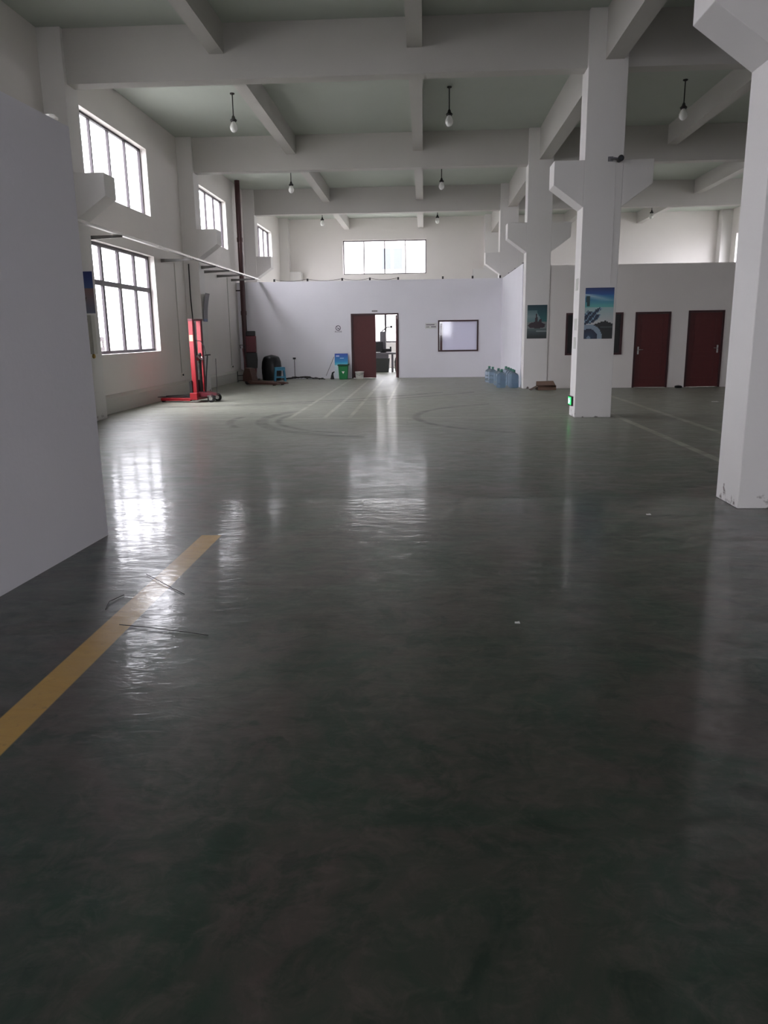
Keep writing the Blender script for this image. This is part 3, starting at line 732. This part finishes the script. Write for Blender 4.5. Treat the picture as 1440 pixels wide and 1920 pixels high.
heap('loose_cable', -3.62, -3.42, YP-0.55, 0, 3, 8, 'loose dark leads on the floor left of the leaning board', r=0.012, hz=0.05)
t = thing('hand_tool', 'small dark upright tool on the floor before the leaning board', 'tool', (-3.17, 27.0, 0), 0.3)
MB().lathe([(0.06, 0), (0.07, 0.03), (0.05, 0.08), (0.045, 0.14)]).build('foot', M_darksteel, t)
MB().tube([(0, 0, 0.14), (0.02, 0.02, 0.22), (0.08, 0.03, 0.25)], [0.04, 0.03, 0.02], 10).build('grip', M_black, t)

# leaning board, printed blue to white
t = thing('leaning_board', 'blue-topped white advert board leaning on the partition behind the green bin', 'board', (-3.12, YP-0.24, 0.0))
def pic_board(u, v):
    if v < 0.35: c = mix((44, 70, 160), (30, 140, 190), v/0.35)
    elif v < 0.47: c = mix((30, 150, 196), (120, 190, 200), (v-0.35)/0.12)
    else: c = mix((196, 214, 222), (206, 210, 216), (v-0.47)*2)
    if 0.08 < v < 0.13 and 0.1 < u < 0.35: c = (190, 200, 230)
    if 0.18 < v < 0.2 and 0.4 < u < 0.7: c = (170, 200, 230)
    return c
o = picture('panel', 0.46, 0.86, pic_board, t, nu=20, nv=40, t=0.012); o.rotation_euler = (math.radians(-13), 0, 0); o.location = (0, 0, 0.02)
MB().tube([(-0.02, 0.15, 0.75), (-0.32, 0.2, 0.1)], 0.008, 6).build('strut', M_darksteel, t)

# wheelie-type green bin
t = thing('waste_bin', 'green plastic waste bin left of the maroon double door', 'bin', (-2.78, 26.98, 0), 0.05)
def taper(w0, d0, w1, d1, z0, z1):
    vs = [(-w0, -d0, z0), (w0, -d0, z0), (w0, d0, z0), (-w0, d0, z0), (-w1, -d1, z1), (w1, -d1, z1), (w1, d1, z1), (-w1, d1, z1)]
    return MB().add(vs, [(3, 2, 1, 0), (4, 5, 6, 7), (0, 1, 5, 4), (1, 2, 6, 5), (2, 3, 7, 6), (3, 0, 4, 7)])
gb = taper(0.14, 0.14, 0.17, 0.17, 0, 0.46).build('body', M_green, t, bevel=0.02)
MB().box(-0.19, 0.19, -0.19, 0.19, 0.46, 0.50).box(0.15, 0.21, -0.12, 0.12, 0.485, 0.52).build('rim', M_dkgreen, t, bevel=0.01)
MB().prism([(0, 0.19), (0.05, 0.27), (-0.05, 0.27)], -0.172, -0.16).build('emblem', M_white, gb)
# white bucket
t = thing('bucket', 'squat white bucket in front of the maroon door leaf', 'bucket', (-2.24, 27.2, 0))
MB().lathe([(0.125, 0), (0.13, 0.01), (0.15, 0.22), (0.158, 0.22), (0.158, 0.24), (0.142, 0.24), (0.12, 0.02)], seg=28).build('body', M_white, t)
MB().tube([(0.155, 0, 0.21), (0.12, -0.1, 0.17), (0, -0.165, 0.12), (-0.12, -0.1, 0.17), (-0.155, 0, 0.21)], 0.005, 6).build('handle', M_chrome, t)

# ------------------------------------------------------------------ water bottles
bt = thing('water_bottle', 'x', 'water bottle', (0, 0, 0), group='large water bottles by the bright side partition')
bb = MB().lathe([(0.11, 0), (0.13, 0.015), (0.135, 0.05), (0.135, 0.11), (0.128, 0.125), (0.135, 0.14), (0.135, 0.21), (0.128, 0.225), (0.135, 0.24), (0.135, 0.31), (0.12, 0.36), (0.07, 0.40), (0.035, 0.42), (0.03, 0.45)], seg=28).build('body', M_bottle, bt)
MB().lathe([(0.037, 0.43), (0.037, 0.485), (0.03, 0.49)], seg=16).build('cap', M_cap, bb)
spots = [(2.48, 21.85, 'large water bottle nearest the pillar, touching the bright side partition'),
         (2.14, 21.95, 'large clear water bottle at the near left end of the group'),
         (2.50, 22.35, 'large water bottle against the partition, second from the pillar'),
         (2.20, 22.45, 'large water bottle in the left row, just behind the front one'),
         (2.50, 22.9, 'large water bottle against the partition, third from the pillar'),
         (2.16, 23.0, 'large water bottle in the left row, third from the front'),
         (2.50, 23.5, 'large water bottle against the partition, fourth from the pillar'),
         (2.08, 24.0, 'large water bottle standing alone-ish at the left edge of the group'),
         (2.50, 24.2, 'large water bottle against the partition, farthest of the wall row'),
         (2.02, 24.5, 'large water bottle at the far left end of the group')]
for i, (x, y, l) in enumerate(spots):
    if i == 0: bt.location = (x, y, 0); bt['label'] = l
    else: dup(bt, (x, y, 0), random.uniform(0, 6), l)

# cardboard box before right partition
t = thing('cardboard_box', 'flattened brown cardboard box on the floor before the right partition', 'box', (3.72-0.46, 20.95, 0), 0.08)
MB().box(-0.26, 0.2, 0.16, 0.17, 0, 0.22).box(-0.26, 0.2, -0.13, -0.12, 0, 0.08).box(-0.27, -0.26, -0.13, 0.17, 0, 0.1).box(0.2, 0.21, -0.13, 0.17, 0, 0.12).box(-0.26, 0.2, -0.12, 0.16, 0, 0.008).build('carton', M_card, t)
MB().add([(-0.26, 0.17, 0.22), (0.2, 0.17, 0.22), (0.18, -0.16, 0.13), (-0.3, -0.16, 0.13), (-0.26, 0.17, 0.212), (0.2, 0.17, 0.212), (0.18, -0.16, 0.122), (-0.3, -0.16, 0.122)],
         [(0, 1, 2, 3), (7, 6, 5, 4), (0, 4, 5, 1), (1, 5, 6, 2), (2, 6, 7, 3), (3, 7, 4, 0)]).build('lid_flap', M_card, t)
MB().add([(-0.27, -0.12, 0.1), (-0.27, 0.16, 0.1), (-0.46, 0.14, 0.004), (-0.46, -0.1, 0.004), (-0.27, -0.12, 0.094), (-0.27, 0.16, 0.094), (-0.455, 0.14, 0.0), (-0.455, -0.1, 0.0)],
         [(0, 1, 2, 3), (7, 6, 5, 4), (0, 4, 5, 1), (1, 5, 6, 2), (2, 6, 7, 3), (3, 7, 4, 0)]).build('side_flap', M_carddk, t)
o = blob('dark_rag', M_blackbag, None, (6.76, 21.2, 0), 0.1, 0.08, 0.07, 11, amp=0.1); tag(o, 'small dark rag on the floor between the two right doors', 'rag')
o = blob('black_bag', M_blackbag, None, (8.2, 21.2, 0), 0.14, 0.12, 0.22, 12, amp=0.06); tag(o, 'black bag at the partition foot beside the nearest pillar edge', 'bag')

# ------------------------------------------------------------------ electric box on the left pillar
t = thing('distribution_box', 'pale electric cabinet on the left pillar just under the blue poster', 'electric cabinet', (-6.16, CY[2]-0.002, 1.22))
MB().box(-0.26, 0.26, -0.16, 0, 0, 0.68).build('cabinet', M_plinth, t, bevel=0.006)
MB().box(-0.24, 0.24, -0.172, -0.16, 0.02, 0.66).build('cabinet_door', M_plinth, t)
MB().box(-0.2, 0.2, -0.176, -0.172, 0.56, 0.62).build('name_strip', M_winframe, t)
MB().lathe([(0.02, 0), (0.03, -0.03), (0.03, -0.06), (0.012, -0.08)], (0.2, -0.05, 0), 12).build('brass_gland', M_grime, t)

# ------------------------------------------------------------------ signs on the far partition
def text_mesh(body, size, m, parent, loc, name='lettering'):
    cu = bpy.data.curves.new('t', 'FONT'); cu.body = body; cu.size = size; cu.extrude = 0.0005; cu.align_x = 'CENTER'
    ob = bpy.data.objects.new('t', cu); COL.objects.link(ob)
    dg = bpy.context.evaluated_depsgraph_get(); dg.update(); me = bpy.data.meshes.new_from_object(ob.evaluated_get(dg))
    bpy.data.objects.remove(ob); me.materials.clear(); me.materials.append(m)
    o = bpy.data.objects.new(name, me); COL.objects.link(o); o.parent = parent; o.location = loc; o.rotation_euler = (PI/2, 0, 0)
    return o
t = thing('no_smoking_sign', 'small round no-smoking sign left of the maroon double door', 'sign', (-2.98, YP-0.001, 1.56))
ring = MB()
def annulus(mb, cx, cz, ro, ri, y0, y1, seg=32):
    vs = []
    for y in (y0, y1):
        for r in (ro, ri):
            for k in range(seg): a = 2*PI*k/seg; vs.append((cx+r*math.cos(a), y, cz+r*math.sin(a)))
    f_ = []
    for k in range(seg):
        n = (k+1) % seg
        f_ += [(k, n, seg+n, seg+k), (2*seg+k, 3*seg+k, 3*seg+n, 2*seg+n), (k, 2*seg+k, 2*seg+n, n), (seg+k, seg+n, 3*seg+n, 3*seg+k)]
    mb.add(vs, f_)
annulus(ring, 0, 0.165, 0.09, 0.068, -0.004, 0)
ring.prism([(-0.055, 0.212), (-0.047, 0.222), (0.055, 0.118), (0.047, 0.108)], -0.004, 0).build('ring', M_ink, t)
MB().box(-0.045, 0.045, -0.003, 0, 0.135, 0.15).box(0.02, 0.03, -0.003, 0, 0.15, 0.18).build('cigarette', M_ink, t)
text_mesh('禁止吸烟', 0.062, M_ink, t, (0, -0.001, 0.02))
t = thing('door_sign', 'tiny name sign on the wall above the maroon double door', 'sign', (-1.7, YP-0.001, 2.25))
MB().box(-0.1, 0.1, -0.003, 0, 0, 0.055).build('plate', M_paperg, t)
for k in range(5): MB().box(-0.09+k*0.037, -0.062+k*0.037, -0.005, -0.003, 0.012, 0.043).build('character', M_ink, t)
t = thing('wall_notice', 'small printed notice left of the white interior window', 'notice', (0.24, YP-0.001, 1.66))
MB().box(-0.2, 0.2, -0.003, 0, 0, 0.19).build('sheet', M_paper, t)
MB().box(-0.17, 0.12, -0.005, -0.003, 0.12, 0.145).box(0.0, 0.17, -0.005, -0.003, 0.05, 0.075).box(-0.17, -0.06, -0.005, -0.003, 0.05, 0.07).build('printed_lines', M_ink, t)

# pegs and wire along the partition top
for i, x in enumerate((-5.15, -4.0, -2.8, -1.85, -0.88, 0.64, 1.65, 2.58)):
    o = MB().box(-0.03, 0.03, 0, 0.05, 0, 0.09).build('cable_clip', M_darksteel, None, (x, YP+0.02, ZP))
    tag(o, 'small dark clip on far partition top, %s' % ('leftmost', 'second from left', 'at the far window left side', 'below the far window', 'right of the far window centre', 'above the interior window left edge', 'above the interior window right edge', 'at the right corner')[i], 'clip', 'clips along the far partition top')
t = thing('sagging_wire', 'thin dark wire slung between clips along the far partition top', 'wire', (-2.8, YP+0.05, ZP))
pts = []
xs_ = (-2.35, -1.2, 0.0, 0.95, 1.92)
for a, b in zip(xs_[:-1], xs_[1:]):
    for k in range(8): u = k/8; pts.append((a+(b-a)*u, 0, 0.075-0.06*4*u*(1-u)))
pts.append((xs_[-1], 0, 0.075)); MB().tube(pts, 0.008, 6).build('wire', M_cable, t)
for y, l in ((22.6, 'dark clip on the side partition top, nearest the pillar'), (24.4, 'dark clip on the side partition top, middle'), (26.2, 'dark clip on the side partition top, farthest')):
    o = MB().box(-0.02, 0.02, -0.08, 0.08, 0, 0.07).build('cable_clip', M_darksteel, None, (XC+0.055, y, ZP)); tag(o, l, 'clip', 'clips along the side partition top')
o = MB().tube([(0, 0, 0.012), (0.02, 1.3, 0.02), (-0.01, 2.6, 0.012), (0.02, 3.9, 0.02), (0, 5.3, 0.012)], 0.012, 6).build('side_wire', M_cable, None, (XC+0.0, 21.98, ZP)); tag(o, 'dark cable lying along the top of the bright side partition', 'cable')

# ------------------------------------------------------------------ milling machine in the back room
t = thing('milling_machine', 'dark workshop machine with a lamp arm seen through the open door', 'machine', (-1.74, 31.9, 0))
taper(0.3, 0.28, 0.34, 0.3, 0, 0.55).build('base_cabinet', M_machine, t, bevel=0.015)
MB().box(-0.36, 0.62, -0.24, 0.26, 0.7, 0.78).build('worktable', M_machlt, t, bevel=0.006)
MB().box(-0.3, 0.3, -0.15, 0.2, 0.55, 0.7).build('saddle', M_machlt, t)
MB().box(-0.3, 0.08, -0.14, 0.2, 0.8, 1.2).build('motor_box', M_black, t, bevel=0.01)
MB().box(0.08, 0.42, -0.1, 0.16, 0.8, 0.92).box(0.36, 0.42, -0.1, 0.1, 0.92, 1.0).build('vise', M_black, t)
MB().box(-0.04, 0.2, 0.05, 0.3, 0.78, 1.6).build('column', M_machlt, t, bevel=0.01)
MB().tube([(0.02, 0.1, 1.58), (0.1, 0.0, 1.66), (0.26, -0.04, 1.76), (0.4, -0.05, 1.78)], 0.022, 8).build('lamp_arm', M_darksteel, t)
MB().lathe([(0.03, 0.38), (0.05, 0.41), (0.055, 0.47)], (0, -0.05, 1.78), 14, 'x').build('lamp_head', M_darksteel, t)
MB().box(0.42, 0.5, -0.1, 0.1, 0, 0.7).build('support_leg', M_machlt, t)
o = blob('covered_machine', M_machine, None, (-0.92, 32.2, 0), 0.3, 0.35, 0.75, 21, amp=0.05, pw=0.7); tag(o, 'dark covered machine standing right of the workshop machine behind the door', 'machine')

# ------------------------------------------------------------------ litter on the floor
def strand(pts, label, r=0.002):
    c = Vector(pts[len(pts)//2]); o = MB().tube([Vector(p)-c for p in pts], r, 6).build('thin_wire', M_cable, None, c)
    return tag(o, label, 'wire', 'thin wires on the floor')
strand([(-1.80, 4.71, 0.005), (-1.66, 4.55, 0.012), (-1.55, 4.44, 0.006), (-1.43, 4.32, 0.005)], 'short dark wire on the floor crossing the yellow line, farther one')
strand([(-1.63, 3.82, 0.005), (-1.45, 3.77, 0.01), (-1.28, 3.73, 0.006), (-1.11, 3.68, 0.005)], 'long thin dark wire on the floor across the bright window glare')
strand([(-1.80, 4.05, 0.005), (-1.83, 4.18, 0.008), (-1.79, 4.30, 0.005)], 'short bent dark wire on the floor left of the yellow line')
def scrap(x, y, s, label, m=M_paper):
    o = MB().add([(-s, -s*0.5, 0.002), (s, -s*0.6, 0.002), (s*0.8, s*0.5, 0.008), (0, s*0.7, 0.004), (-s*0.9, s*0.4, 0.006), (-s, -s*0.5, 0.0), (s, -s*0.6, 0.0), (s*0.8, s*0.5, 0.006), (0, s*0.7, 0.002), (-s*0.9, s*0.4, 0.004)],
                 [(0, 1, 2, 3, 4), (9, 8, 7, 6, 5)]+[(i, (i+1) % 5, (i+1) % 5+5, i+5) for i in range(5)]).build('paper_scrap', m, None, (x, y, 0.0))
    return tag(o, label, 'litter', 'paper scraps on the floor')
scrap(0.49, 3.89, 0.014, 'tiny pale paper scrap on the middle of the dark floor')
scrap(1.87, 6.4, 0.02, 'tiny pale paper scrap on the floor left of the nearest pillar')
scrap(6.2, 16.97, 0.07, 'white paper scrap on the floor before the right doors')
o = blob('white_wrapper', M_white, None, (xnear(5.6)-0.06, 5.6, 2.935), 0.045, 0.04, 0.05, 31, amp=0.12); tag(o, 'small crumpled white wrapper on the top end of the near-left partition', 'wrapper')
